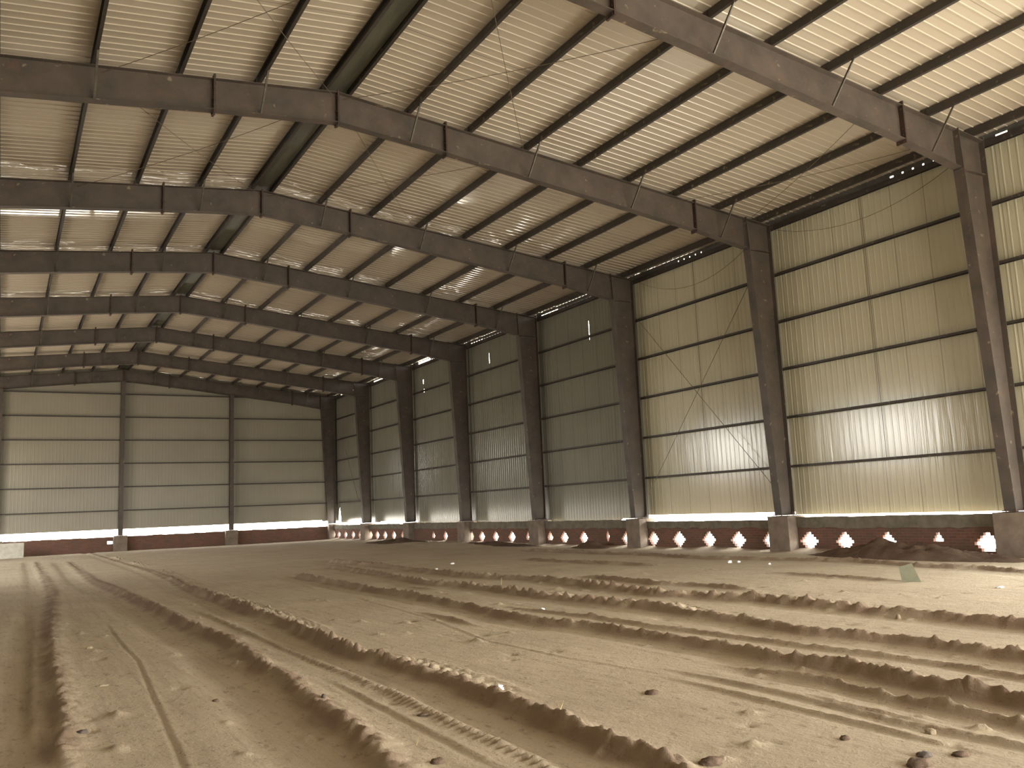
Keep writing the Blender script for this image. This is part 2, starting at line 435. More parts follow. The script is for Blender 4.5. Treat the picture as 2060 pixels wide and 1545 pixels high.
# closed upper skin so that the roof has its thickness
i0 = len(va)
for y in (YF - .3, YB + .4):
    for x in (XL - .35, RX, XW + .35): va.append((x, y, zroof(x) + .05))
fa += [(i0, i0 + 1, i0 + 4, i0 + 3), (i0 + 1, i0 + 2, i0 + 5, i0 + 4)]
bpy.data.objects.remove(o2); bpy.data.objects.remove(o1)
me = bpy.data.meshes.new('ceiling'); me.from_pydata(va, [], fa); me.materials.append(M['roof'])
struct(tag(bpy.data.objects.new('ceiling', me), 'cream ribbed roof sheets on dark purlins', 'ceiling')); COL.objects.link(bpy.data.objects['ceiling'])
# ridge flashing closing the gap between the two ridge purlins
m = MB(); m.hexa([(6.33, YP0, 11.72), (6.81, YP0, 11.72), (6.81, YP0, 11.725), (6.33, YP0, 11.725)], [(6.33, YP1, 11.72), (6.81, YP1, 11.72), (6.81, YP1, 11.725), (6.33, YP1, 11.725)])
struct(m.build('trim_1', M['ridge'], None, loc=(RX, 30, 11.72)), 'dark flashing under the ridge')

# right wall sheet: strips with their own bottom heights, slits and doorways
def zb_right(y):
    if y < FY(2): return 1.10
    if y < FY(3): return 1.19
    if y < FY(3) + 1.6: return 1.08
    if y < FY(6) : return 1.0
    if y < FY(7): return 1.17 if y < FY(7) - 1.2 else 1.12
    if 60.0 < y < 60.75: return 1.15 + 1.3 * (1 - abs(y - 60.45) / .3) if abs(y - 60.45) < .3 else 1.15
    return 1.15
OPEN_R = (-2.0, 9.2)           # bays behind the camera without sheets
SLITS = [(28.95, 8.45, 9.25, .014), (37.6, 8.9, 9.4, .02), (45.55, 9.0, 9.25, .07), (45.5, 8.5, 8.7, .03)]
def strip_wall(name, pts, place, m, intervals):
    v = []; f = []
    for (s0, o0), (s1, o1) in zip(pts, pts[1:]):
        if s1 - s0 < 1e-6: continue
        for z0a, z0b, z1 in intervals(s0, s1):
            i = len(v); v += [place(s0, o0, z0a), place(s1, o1, z0b), place(s1, o1, z1), place(s0, o0, z1)]
            f.append((i, i + 1, i + 2, i + 3))
    me = bpy.data.meshes.new(name); me.from_pydata(v, [], f); me.materials.append(m)
    o = bpy.data.objects.new(name, me); COL.objects.link(o); return o
def wall_ribs(s0, s1, extra=()):
    base = ribs(s0, s1, .2, .03, .007, .012)
    return base
def iv_right(a, b):
    zt_ = 10.16; c = (a + b) / 2
    out = [(zb_right(a + 1e-4), zb_right(b - 1e-4), zt_)]
    for ys, z0, z1, w in SLITS:
        if a - 1e-6 <= ys < b:
            out = [(out[0][0], out[0][1], z0), (z1, z1, zt_)]
    return out
ptsr = wall_ribs(9.2, 61.3)
# cut extra stations for the slits
def insert(pts, ss):
    for s in ss:
        for i in range(len(pts) - 1):
            if pts[i][0] < s < pts[i + 1][0]:
                t_ = (s - pts[i][0]) / (pts[i + 1][0] - pts[i][0])
                pts.insert(i + 1, (s, pts[i][1] + t_ * (pts[i + 1][1] - pts[i][1]))); break
insert(ptsr, [e for ys, _, _, w in SLITS for e in (ys - .0005, ys + w)] + [FY(k) for k in range(1, 8)])
def iv2(a, b):
    zt_ = 10.16
    za, zb_ = zb_right(a + 1e-4), zb_right(b - 1e-4)
    for ys, z0, z1, w in SLITS:
        if a >= ys - .001 and b <= ys + w + 1e-4: return [(za, zb_, z0), (z1, z1, zt_)]
    return [(za, zb_, zt_)]
wr = strip_wall('wall_right', ptsr, lambda s, off, z: (XW - off, s, z), M['wall'], iv2)
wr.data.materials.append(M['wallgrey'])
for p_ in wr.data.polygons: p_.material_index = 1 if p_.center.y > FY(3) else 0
struct(tag(wr, 'long cream ribbed sheet wall on the right', 'wall'))
# outer skin of the same wall behind the openings of the hall (thin, opaque)
# eave flashing with the open rib ends above the topmost girt
segs = []; y = FY(0) - .4
holes = []
for i in range(8): holes.append((12.15 + .31 * i, 12.15 + .31 * i + (.12 if i in (0, 1, 7) else .06), 10.24, 10.29))
holes += [(11.15, 11.45, 10.25, 10.29)]
for i in range(5): holes.append((22.0 + .3 * i, 22.05 + .3 * i, 10.24, 10.29))
for i in range(19): holes.append((27.3 + .28 * i, 27.3 + .28 * i + (.14 if i < 12 else .24), 10.23, 10.242 if i < 14 else 10.275))
for i in range(18): holes.append((34.6 + .28 * i, 34.6 + .28 * i + .16, 10.23, 10.245 if i < 13 else 10.27))
for i in range(14): holes.append((42.3 + .28 * i, 42.3 + .28 * i + (.16 if i < 8 else .275), 10.22, 10.27 if i < 8 else 10.36))
for i in range(14): holes.append((49.5 + .28 * i, 49.5 + .28 * i + .25, 10.22, 10.31))
for i in range(14): holes.append((56.0 + .28 * i, 56.0 + .28 * i + .26, 10.22, 10.31))
holes.sort()
m = MB(); zt_ = zroof(20.92) + .0; xa, xb = 20.905, 20.915; cur = FY(0) - .4
for a, b, z0, z1 in holes:
    if a > cur: m.box(xa, cur, 10.12, xb, a, zt_)
    m.box(xa, a, 10.12, xb, b, z0); m.box(xa, a, z1, xb, b, zt_); cur = b
m.box(xa, cur, 10.12, xb, 61.3, zt_)
struct(m.build('trim_2', M['flash'], None, loc=(20.91, 30, 10.2)), 'grey eave flashing above the topmost girt of the right wall')

# far end wall sheet
def zb_back(x): return 1.38 if x < 19.8 else 1.3
ptsb = ribs(XL, XW + .02, .2, .03, .004, .012)
insert(ptsb, [RX])
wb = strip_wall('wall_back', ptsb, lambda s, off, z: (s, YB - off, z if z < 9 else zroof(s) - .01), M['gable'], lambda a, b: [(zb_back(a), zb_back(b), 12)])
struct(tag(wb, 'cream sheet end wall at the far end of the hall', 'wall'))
# left wall (outside the view): two tall open doorways, seen mirrored in the right wall's sheets
OPEN_L = [(FY(4) + .25, FY(5) - .25), (FY(6) + .25, FY(7) - .25)]
def iv_left(a, b):
    c = (a + b) / 2
    for p, q in OPEN_L:
        if p < c < q: return [(G0 + 4.5, G0 + 4.5, 10.3)]
    return [(0, 0, 10.3)]
ptl = [(YF, 0)] + [(e, 0) for pq in OPEN_L for e in pq] + [(61.3, 0)]
struct(strip_wall('wall_left', ptl, lambda s, off, z: (XL, s, z), M['gable'], iv_left))
# front gable behind the camera: big opening on its right half
OPEN_F = (RX - 2.0, XW - 1.0, 7.0)
def iv_front(a, b):
    c = (a + b) / 2
    return [(OPEN_F[2], OPEN_F[2], 12)] if OPEN_F[0] < c < OPEN_F[1] else [(0, 0, 12)]
ptf = [(x, 0) for x in (XL, OPEN_F[0], RX, OPEN_F[1], XW)]
struct(strip_wall('wall_front', ptf, lambda s, off, z: (s, YF, z if z < 9 else zroof(s)), M['gable'], iv_front))
# added unseen wall outside the left doorways, cuts the daylight they let in
struct(MB().box(XL - 5.3, 22, -.3, XL - 5.0, 66, 4.1).build('wall_blocker', M['brick'], None, loc=(XL - 5.15, 44, 0)))
# upper part of the right wall over its open bays
OPEN_RT = 5.8
ptq = [(YF, 0), (OPEN_R[0], 0), (OPEN_R[1], 0)]
struct(strip_wall('wall_right_upper', ptq, lambda s, off, z: (XW, s, z), M['wall'], lambda a, b: [(OPEN_RT, OPEN_RT, 10.4)] if a > OPEN_R[0] - .01 else [(0, 0, 10.4)]))

# ------------------------------------------------------------------ low brick wall with diamond openings
HOLES = {1: [(12.62, 1, .12), (13.90, .55, .3), (15.38, .8, .16), (16.76, .9, .08), (18.02, 1, 0)],
         2: [(19.56, .85, .05), (20.9, 1, 0), (22.25, .95, 0), (23.76, 1, 0), (25.15, .85, .03)],
         3: [(26.72, 1, 0), (27.92, .3, .1), (29.58, .85, .08), (31.0, .85, .08), (32.1, .65, .1)],
         4: [(33.95, .5, .1), (35.4, .95, .0), (36.95, .85, .05), (38.35, .9, 0), (39.4, .6, .05)],
         5: [(42.45, .75, 0), (43.95, .55, .1)],
         6: [(48.2, .8, 0), (49.6, 1, 0), (51.0, 1, 0), (52.3, 1, 0), (53.4, 1, 0)],
         7: [(55.35, 1, 0), (56.7, 1, 0), (58.2, 1, 0), (59.6, 1, 0), (60.55, .8, 0)]}
HW = [.085, .17, .25, .33, .25, .17, .085]
XB0, XB1 = 20.50, 20.62
CAPT = {0: 1.04, 1: 1.04, 2: .96, 3: 1.03, 4: 1.035, 5: 1.04, 6: 1.0, 7: 1.0}
m = MB(); cap = MB()
for k in range(0, 8):
    y0, y1 = (9.2 if k == 0 else FY(k)), FY(k + 1)
    rows = int(round(.75 / .075)); zbase = -.15
    y0 += .44 if k else 0; y1 -= .38
    for r in range(12):
        za = zbase + r * .075; zb_ = za + .075
        if r == 11: zb_ = .75
        cuts = []
        for yc, sc, blk in HOLES.get(k, []):
            zc0 = .055 + (1 - sc) * .10
            for i, w in enumerate(HW):
                zz = zc0 + i * .075
                if zz - .0375 <= za + 1e-6 < zz + .0375 and za >= zc0 + blk - .03 :
                    cuts.append((yc - w * sc, yc + w * sc))
        cuts.sort(); c = y0
        for a, b in cuts:
            if a > c: m.box(XB0, c, za, XB1, a, zb_)
            c = max(c, b)
        if y1 > c: m.box(XB0, c, za, XB1, y1, zb_)
    # rough concrete coping
    n = 28; ys = [y0 + (y1 - y0) * i / n for i in range(n + 1)]
    top = [CAPT[k] + R.uniform(-.012, .012) for _ in ys]
    if k == 6: top = [CAPT[k] + R.uniform(-.03, .03) for _ in ys]
    bot = [.72 + R.uniform(-.03, .03) for _ in ys]
    for i in range(n):
        cap.hexa([(XB0 - .02, ys[i], bot[i]), (XB1 + .06, ys[i], bot[i]), (XB1 + .06, ys[i], top[i]), (XB0 - .02, ys[i], top[i])],
                 [(XB0 - .02, ys[i + 1], bot[i + 1]), (XB1 + .06, ys[i + 1], bot[i + 1]), (XB1 + .06, ys[i + 1], top[i + 1]), (XB0 - .02, ys[i + 1], top[i + 1])])
lw = m.build('wall_right_brick', M['brick'], None, loc=(20.57, 30, 0)); struct(tag(lw, 'low red brick wall with diamond openings', 'wall'))
struct(tag(cap.build('trim_3', M['concrete'], None, loc=(20.57, 30, .9)), 'grey concrete coping on the low brick wall', 'coping'))
# end wall plinth
m = MB(); n = 90; xs = [XL + (XW - .2 - XL) * i / n for i in range(n + 1)]
tp = [.93 + R.uniform(-.02, .02) for _ in xs]
for i in range(n):
    hole = xs[i] < 5.85 <= xs[i + 1]
    b0 = -.15
    m.hexa([(xs[i], 60.98, b0), (xs[i], 61.2, b0), (xs[i], 61.2, tp[i]), (xs[i], 60.98, tp[i])],
           [(xs[i + 1], 60.98, b0), (xs[i + 1], 61.2, b0), (xs[i + 1], 61.2, tp[i + 1]), (xs[i + 1], 60.98, tp[i + 1])]) if not hole else \
        (m.box(xs[i], 60.98, b0, xs[i + 1], 61.2, .48), m.box(xs[i], 60.98, .66, xs[i + 1], 61.2, tp[i]))
struct(tag(m.build('wall_back_brick', M['brick'], None, loc=(RX, 61.1, 0)), 'low brick wall under the far end wall sheets', 'wall'))

# concrete pedestals
for k in range(1, 9):
    y = FY(k); b = MB()
    y1 = min(y + .43, 60.95)
    b.box(20.13, y - .37, -.2, 20.46, y1, 1.08)
    b.box(20.46, y - .37, -.2, 20.86, y1, 1.085)
    words = ['concrete pedestal just behind the view', 'grey concrete pedestal under the nearest wall column at the right edge',
             'grey concrete pedestal under the second wall column from the right edge', 'grey concrete pedestal under the third wall column from the right',
             'grey concrete pedestal under the fourth wall column', 'grey concrete pedestal under the fifth wall column',
             'grey concrete pedestal under the sixth wall column', 'grey concrete pedestal under the seventh wall column',
             'concrete pedestal under the column in the far corner'][k]
    tag(b.build('concrete_pedestal', M['ped'], None, loc=(20.4, y, 0), bevel=.015), words, 'pedestal', 'pedestals under the wall columns')
for x, w in ((RX - 6.853, 'concrete pedestal under the leftmost end wall post'), (RX, 'concrete pedestal under the ridge post of the end wall'),
             (RX + 6.853, 'concrete pedestal under the end wall post nearest the far corner')):
    tag(MB().box(x - .4, 60.6, -.2, x + .4, 60.975, .985).build('concrete_pedestal', M['ped'], None, loc=(x, 60.8, 0), bevel=.015), w, 'pedestal', 'pedestals under the end wall posts')
p = hit(2, .0, 38, 1115)
tag(MB().box(p.x - 3.2, 58.9, -.1, p.x + .1, 59.6, .86).build('concrete_block', M['block'], None, loc=(p.x - 1.4, 59.2, 0), bevel=.02),
    'pale rendered block standing before the far end wall at the left edge', 'block')

# ------------------------------------------------------------------ bracing rods and wires
def rod(pts, r, name, words, cat, group):
    c = Vector(pts[0]); o = MB().tube(pts, r, 6).build(name, M['rod'], None, loc=tuple(c)); return tag(o, words, cat, group)
def sag(a, b, d, n=12):
    a, b = Vector(a), Vector(b); return [a.lerp(b, i / n) + Vector((0, 0, -4 * d * (i / n) * (1 - i / n))) for i in range(n + 1)]
xw = 20.68
P = lambda px, py: hit(0, xw, px, py)
g = 'thin bracing rods on the right wall'
rod([P(1280, 640), P(1562, 985)], .009, 'bracing_rod', 'thin rod crossing the third wall panel from high left to low right', 'rod', g)
P = lambda px, py: hit(0, xw - .03, px, py)
rod([P(1512, 560), P(1305, 995)], .009, 'bracing_rod', 'thin rod crossing the third wall panel from high right to low left', 'rod', g)
rod(sag(P(1552, 462), P(1912, 335), .6), .007, 'hanging_wire', 'slack wire hanging at the top of the wall panel beside the nearest column', 'wire', 'slack wires at the top of the right wall')
rod(sag(P(1272, 562), P(1500, 500), .8), .007, 'hanging_wire', 'slack wire hanging at the top of the wall panel with the crossed rods', 'wire', 'slack wires at the top of the right wall')
rod([P(695, 905), P(722, 1010)], .014, 'bracing_rod', 'thin rod on the last wall panel before the far corner', 'rod', g)
y = hit(0, 20.8, 1752, 640).y
rod([(20.86, y, G0), (20.86, y, 10.0)], .008, 'sag_rod', 'thin upright tie rod between girts, in the panel beside the nearest column', 'rod', 'upright tie rods between the girts')
y = hit(0, 20.8, 1407, 760).y
rod([(20.86, y, G0), (20.86, y, 10.0)], .007, 'sag_rod', 'thin upright tie rod between girts, in the panel with crossed rods', 'rod', 'upright tie rods between the girts')
def roofx(k, x0, x1, where):
    for a, b, w in ((x0, x1, 'near end farther left'), (x1, x0, 'near end farther right')):
        pa = Vector((a, FY(k) + .1, ztop(a) - .12)); pb = Vector((b, FY(k + 1) - .1, ztop(b) - .12))
        if a == x1: pa.z -= .03; pb.z -= .03
        rod(sag(pa, pb, .12, 8), .007, 'bracing_rod', 'thin roof rod, %s rafters, %s, %s' % (['', 'nearest and second', 'second and third', 'third and fourth'][k], where, w), 'rod', 'crossed thin rods under the roof')
roofx(1, 6.7, 11.7, 'just right of the ridge'); roofx(1, 1.5, 6.45, 'just left of the ridge'); roofx(2, 1.5, 6.45, 'just left of the ridge')
roofx(2, 6.7, 11.7, 'just right of the ridge'); roofx(1, 16.9, 19.7, 'beside the right eave')

# ------------------------------------------------------------------ soil floor with wheel ruts
def z01(pts): return [hit(2, 0, a, b).xy for a, b in pts]
Zm = lambda ox, oy, s: (lambda pts: [(ox + a * s, oy + b * s) for a, b in pts])
A_ = Zm(0, 1050, .3204); B_ = Zm(660, 1050, .3204); C_ = Zm(1400, 1050, .3204)
# (points in the photo, crest height, crest half width, trough depth, trough offset (towards -x side), trough half width, tread)
RUTS = [
 (A_([(230, 250), (290, 340), (335, 430), (340, 560), (325, 700), (350, 900), (375, 1100), (400, 1300), (420, 1545)]), .075, .13, .05, .42, .22, 0),
 (A_([(440, 250), (600, 370), (850, 480), (1100, 600), (1280, 690), (1450, 750), (1600, 870), (1780, 1000), (2000, 1160)]) + B_([(60, 1255), (230, 1385), (400, 1530), (560, 1680)]), .12, .14, .06, .48, .28, 0),
 (A_([(560, 190), (760, 250), (960, 310), (1100, 370), (1200, 430), (1400, 500), (1600, 580), (1800, 640)]) + B_([(0, 775), (200, 855), (420, 905), (600, 965), (800, 1030), (1000, 1110), (1200, 1190), (1500, 1310), (1700, 1400), (2060, 1530), (2300, 1640)]), .14, .12, .03, .38, .2, 1),
 (A_([(1250, 565), (1400, 625), (1650, 740), (1850, 820)]) + B_([(0, 905), (300, 1030), (600, 1170), (900, 1320), (1200, 1450), (1500, 1590)]), .034, .06, .003, .1, .05, 2),
 (A_([(690, 650), (800, 790), (880, 870), (950, 1030), (1030, 1200), (1120, 1400), (1180, 1540), (1220, 1640)]), .006, .03, .010, .03, .02, 0),
 (B_([(-200, 345), (0, 380), (200, 420), (450, 460), (700, 500), (900, 540), (1150, 600)]) + B_([(1400, 640), (1600, 655), (1850, 690), (2060, 720)]) + C_([(0, 765), (200, 795), (500, 865), (800, 905), (1000, 935), (1200, 985), (1600, 1065), (1900, 1105), (2060, 1150), (2400, 1240)]), .13, .12, .035, .35, .2, 0),
 (B_([(0, 285), (300, 330), (600, 390), (800, 400), (1050, 430), (1300, 470), (1600, 500), (2060, 545)]) + C_([(0, 590), (300, 625), (700, 695), (1200, 740), (1600, 790), (2060, 860), (2400, 920)]), .13, .13, .03, .4, .2, 3),
 (B_([(0, 250), (400, 290), (900, 345), (1300, 365), (1600, 400), (2060, 460)]) + C_([(0, 470), (400, 495), (800, 535), (1200, 575), (1600, 610), (2060, 660), (2400, 700)]), .14, .15, .03, .4, .2, 3),
 (B_([(1250, 238), (1500, 252), (1900, 268), (2010, 274)]), .09, .16, .02, .4, .2, 0),
 (B_([(1250, 180), (1600, 195), (2060, 212)]) + C_([(0, 230), (500, 240), (1000, 252), (1400, 280), (1800, 297), (2060, 317), (2400, 345)]), .10, .16, .02, .5, .2, 0),
 (C_([(560, 325), (900, 347), (1300, 372)]), .07, .13, .02, .35, .15, 0),
 (B_([(1650, 350), (1850, 370), (2060, 395)]) + C_([(0, 402), (300, 424)]), .09, .12, .02, .35, .15, 0),
 (B_([(1200, 545), (1700, 598), (2060, 655)]) + C_([(0, 682), (600, 760), (1100, 822), (1600, 890), (2060, 970), (2400, 1030)]), .045, .05, .015, .12, .07, 0),
 (C_([(350, 930), (600, 970), (900, 1020), (1200, 1095), (1600, 1175), (2060, 1265), (2400, 1340)]), .075, .07, .03, .18, .1, 0),
 (C_([(0, 960), (400, 1040), (700, 1105), (1000, 1180), (1300, 1255), (2000, 1385), (2300, 1450)]), .03, .05, .015, .1, .06, 0),
 (C_([(0, 1020), (400, 1110), (800, 1210), (1200, 1300), (1700, 1420)]), .022, .04, .012, .08, .05, 0),
 (B_([(200, 480), (600, 590), (1000, 745), (1500, 852), (2060, 945)]), .008, .03, .004, .06, .03, 0),
 (B_([(640, 580), (760, 605), (900, 645)]), .05, .07, .01, .15, .08, 0),
 (C_([(760, 1100), (1000, 1160), (1300, 1225), (1500, 1270)]), .03, .05, .01, .1, .05, 0),
 (A_([(200, 560), (215, 700), (205, 900), (200, 1150), (205, 1320)]), .025, .05, .02, .08, .06, 0),
 (A_([(1290, 440), (1600, 575)]), .04, .08, .01, .2, .1, 0),
 (B_([(450, 400), (560, 415), (660, 425)]), .05, .1, .02, .3, .12, 0),
 (B_([(80, 1030), (300, 1140), (560, 1270), (760, 1370), (1000, 1500)]), .014, .03, .01, .06, .03, 0),
]
# value noise on arrays
def vnoise(x, y, seed):
    r = np.random.RandomState(seed); T = r.rand(256, 256)
    xi = np.floor(x).astype(int); yi = np.floor(y).astype(int); fx = x - xi; fy = y - yi
    fx = fx * fx * (3 - 2 * fx); fy = fy * fy * (3 - 2 * fy)
    g_ = lambda a, b: T[a % 256, b % 256]
    return (g_(xi, yi) * (1 - fx) + g_(xi + 1, yi) * fx) * (1 - fy) + (g_(xi, yi + 1) * (1 - fx) + g_(xi + 1, yi + 1) * fx) * fy - .5
def floor_h(X, Y):
    """height of the soil at arrays X, Y"""
    H = np.zeros_like(X); L = np.zeros_like(X)
    H += .03 * vnoise(X * .25, Y * .12, 1) + .012 * vnoise(X * .9, Y * .35, 2) + .008 * vnoise(X * 3, Y * 1.4, 3)
    clod = vnoise(X * 9, Y * 9, 4) + .6 * vnoise(X * 21, Y * 21, 5)
    H += .010 * np.clip(clod, .28, 1) - .0028
    for ri, (pts, hgt, hw, dep, toff, tw, tread) in enumerate(RUTS):
        P2 = np.array([[q.x, q.y] for q in z01(pts)])
        # smooth: resample polyline by y
        o = np.argsort(P2[:, 1]); P2 = P2[o]
        yy = P2[:, 1]; xx = P2[:, 0]
        y0, y1 = yy[0], yy[-1]
        Yc = np.clip(Y, y0, y1)
        xc = np.interp(Yc, yy, xx)
        e = .15
        dxdy = (np.interp(np.clip(Y + e, y0, y1), yy, xx) - np.interp(np.clip(Y - e, y0, y1), yy, xx)) / (2 * e)
        nrm = 1 / np.sqrt(1 + np.clip(dxdy, -6, 6) ** 2)
        wob = .05 * vnoise(Y * 1.3, Y * 0 + ri * 7.3, 6) + .03 * vnoise(Y * 5, Y * 0 + ri * 3.1, 7)
        d = (X - xc) * nrm + wob * (hw / .12)
        fade = np.clip((Y - (y0 - .4)) / .8, 0, 1) * np.clip(((y1 + .6) - Y) / 1.2, 0, 1)
        sharp = np.where(d < 0, np.exp(-np.abs(d / (hw * .55)) ** 2.6), np.exp(-np.abs(d / (hw * 1.1)) ** 1.5))
        amp = .74 * hgt * (1 + .5 * vnoise(Y * .6, Y * 0 + ri, 8) + .35 * vnoise(Y * 7, X * 3 + ri, 9))
        rough = 1 + .55 * vnoise(X * 12, Y * 11, 10) + .5 * vnoise(X * 27, Y * 25, 12)
        if tread in (1, 3):
            lugc = .5 + .5 * np.tanh(4 * np.sin(2 * np.pi * (Y * nrm + d * .7) / (.21 if tread == 1 else .34)))
            actc = np.clip(vnoise(Y * .3, Y * 0 + ri * 5, 11) * 3 + .9, 0, 1)
            amp = amp * (1 + actc * (lugc * .7 - .45))
        if ri < 3: amp = amp * np.clip((36 - Y) / 16, -.35, 1)
        H += fade * amp * sharp * rough
        L = np.maximum(L, fade * min(1, hgt / .09) * np.exp(-np.abs((d + hw * .3) / (hw * 1.25)) ** 3) * (1 + 1.3 * vnoise(X * 6, Y * 3, 31)))  # painted shade along each rut, weighted towards its left face
        H -= fade * dep * np.exp(-np.abs((d + toff) / tw) ** 3)
        if tread in (1, 3):      # cleated tyre print on the far side of the crest
            off = hw * .8 + .13
            band = np.exp(-np.abs((d - off) / .13) ** 4)
            lug = np.where(((Y * nrm + np.abs(d - off) * .9) / (.22 if tread == 1 else .3)) % 1 < .5, 1., 0.)
            depth = .05 if tread == 1 else .04
            act = np.clip(vnoise(Y * .35, Y * 0 + ri * 5, 11) * 3 + .8, 0, 1)
            H += fade * band * act * (depth * .1 + depth * 1.2 * lug * (1 + vnoise(X * 20, Y * 20, 13)))
            H += fade * act * .045 * np.exp(-np.abs((d - off - .17) / .05) ** 2) * rough
        if tread == 2:
            H += fade * .014 * np.exp(-np.abs(d / .09) ** 4) * np.where((Y * 9) % 1 < .5, 1., -1.)
    # soil banked against the low brick wall and end wall
    bank = np.exp(-np.clip(20.45 - X, 0, 9) / .35) * (.06 + .10 * (vnoise(Y * .5, Y * 0 + 2, 14) + .4))
    H += np.clip(bank, 0, .3)
    # broad low spread of spoil along the wall, higher in the middle of the hall
    H += .10 * np.exp(-((X - 18.9) / 1.0) ** 2) * np.exp(-((Y - 40) / 6.0) ** 2) * (1 + vnoise(X * 2, Y * 1.2, 15))
    # darker tone where the soil is banked against the wall
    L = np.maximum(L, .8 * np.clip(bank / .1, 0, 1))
    return H, L
def build_floor():
    xs = np.concatenate([np.arange(XL, -1.6, .25), np.arange(-1.6, 9.0, .024), np.arange(9.0, XW - .02, .04), [XW - .02]])
    ys = [YF]; 
    while ys[-1] < 2.0: ys.append(ys[-1] + .6)
    ys[-1] = 2.0
    while ys[-1] < 61.1: ys.append(ys[-1] + .016 + .0038 * (ys[-1] - 2))
    ys = np.array(ys); ys[-1] = 61.18
    X, Y = np.meshgrid(xs, ys)
    H, L = floor_h(X, Y)
    # scattered clods as bumps of the ground
    rr = np.random.RandomState(3)
    for _ in range(420):
        cx, cy_ = rr.uniform(-1.2, 15), rr.uniform(3.2, 22); r_ = rr.uniform(.02, .075); el = rr.uniform(.5, 1.8)
        i0, i1 = np.searchsorted(xs, (cx - 3 * r_, cx + 3 * r_)); j0, j1 = np.searchsorted(ys, (cy_ - 5 * r_, cy_ + 5 * r_))
        if i1 <= i0 or j1 <= j0: continue
        sub = np.s_[j0:j1, i0:i1]; s_ = 1 if rr.rand() < .6 else -.7
        H[sub] += s_ * r_ * .55 * np.exp(-(((X[sub] - cx) / r_) ** 2 + ((Y[sub] - cy_) / (r_ * el)) ** 2)) * (1 + vnoise(X[sub] * 40, Y[sub] * 40, 21))
    nx, ny = len(xs), len(ys)
    co = np.stack([X, Y, H], -1).reshape(-1, 3).astype(np.float32)
    idx = np.arange(nx * ny).reshape(ny, nx)
    q = np.stack([idx[:-1, :-1], idx[:-1, 1:], idx[1:, 1:], idx[1:, :-1]], -1).reshape(-1, 4).astype(np.int32)
    me = bpy.data.meshes.new('floor'); me.vertices.add(len(co)); me.vertices.foreach_set('co', co.ravel())
    me.loops.add(q.size); me.loops.foreach_set('vertex_index', q.ravel())
    me.polygons.add(len(q)); me.polygons.foreach_set('loop_start', np.arange(0, q.size, 4, dtype=np.int32))
    me.polygons.foreach_set('loop_total', np.full(len(q), 4, np.int32))
    me.update(calc_edges=True); me.polygons.foreach_set('use_smooth', np.ones(len(q), bool))
    la = me.attributes.new('soil_shade', 'FLOAT', 'POINT'); la.data.foreach_set('value', np.clip(L, 0, 1).astype(np.float32).ravel())
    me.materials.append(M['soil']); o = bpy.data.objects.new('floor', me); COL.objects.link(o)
    struct(tag(o, 'tan soil floor with wheel ruts', 'floor')); return xs, ys, H
FX, FYs, FH = build_floor()
def gz(x, y):
    i = min(max(int(np.searchsorted(FX, x)), 1), len(FX) - 1); j = min(max(int(np.searchsorted(FYs, y)), 1), len(FYs) - 1)
    return float(FH[j, i])

# ------------------------------------------------------------------ heaps, stones and scraps
def blob(name, c, rx, ry, rz, m, seed, rough=.25, subdiv=3, flat=0., freq=2.2):
    import bmesh
    bm = bmesh.new(); bmesh.ops.create_icosphere(bm, subdivisions=subdiv, radius=1)
    for v in bm.verts:
        n_ = mnoise.fractal(v.co * freq + Vector((seed * 3.1, seed, 0)), .8, 2.0, 4)
        v.co *= 1 + rough * n_
        if v.co.z < -flat: v.co.z = -flat
        v.co = Vector((v.co.x * rx, v.co.y * ry, v.co.z * rz))
    me = bpy.data.meshes.new(name); bm.to_mesh(me); bm.free(); me.materials.append(m)
    for p_ in me.polygons: p_.use_smooth = True
    o = bpy.data.objects.new(name, me); COL.objects.link(o); o.location = c; return o
def heap(cx, cy_, rx, ry, h, words, seed, m='heap'):
    n = 60; v = []; f = []
    for j in range(n + 1):
        for i in range(n + 1):
            a, b = -1 + 2 * i / n, -1 + 2 * j / n; rr = math.sqrt(a * a + b * b)
            x, y = cx + a * rx, cy_ + b * ry
            base = max(0, 1 - rr) ** 1.1
            z = h * base * (1 + .7 * mnoise.fractal(Vector((x * 1.3, y * 1.3, seed)), .8, 2, 4)) + .02 * mnoise.noise(Vector((x * 9, y * 9, seed))) * (base > 0)
            v.append((a * rx, b * ry, z - .05 + (0 if base > 0 else -.05)))
    for j in range(n):
        for i in range(n):
            a = j * (n + 1) + i; f.append((a, a + 1, a + n + 2, a + n + 1))
    me = bpy.data.meshes.new('soil_heap'); me.from_pydata(v, [], f); me.materials.append(M[m])
    for p_ in me.polygons: p_.use_smooth = True
    o = bpy.data.objects.new('soil_heap', me); COL.objects.link(o); o.location = (cx, cy_, gz(min(cx, 20.2), cy_)); tag(o, words, 'heap', 'soil heaps along the brick wall')
heap(19.7, 14.2, .78, 3.4, .5, 'dark soil heap against the brick wall, beside the nearest wall column', 1)
heap(19.9, 28.3, .6, 1.4, .30, 'small soil heap against the brick wall between the third and fourth columns', 2)
heap(19.2, 45.5, 1.2, 4.5, .24, 'broad low soil heap before the brick wall between the fifth and seventh columns', 3)
heap(19.5, 35.5, 1.0, 4.5, .20, 'long low soil heap before the brick wall between the fourth and fifth columns', 4)

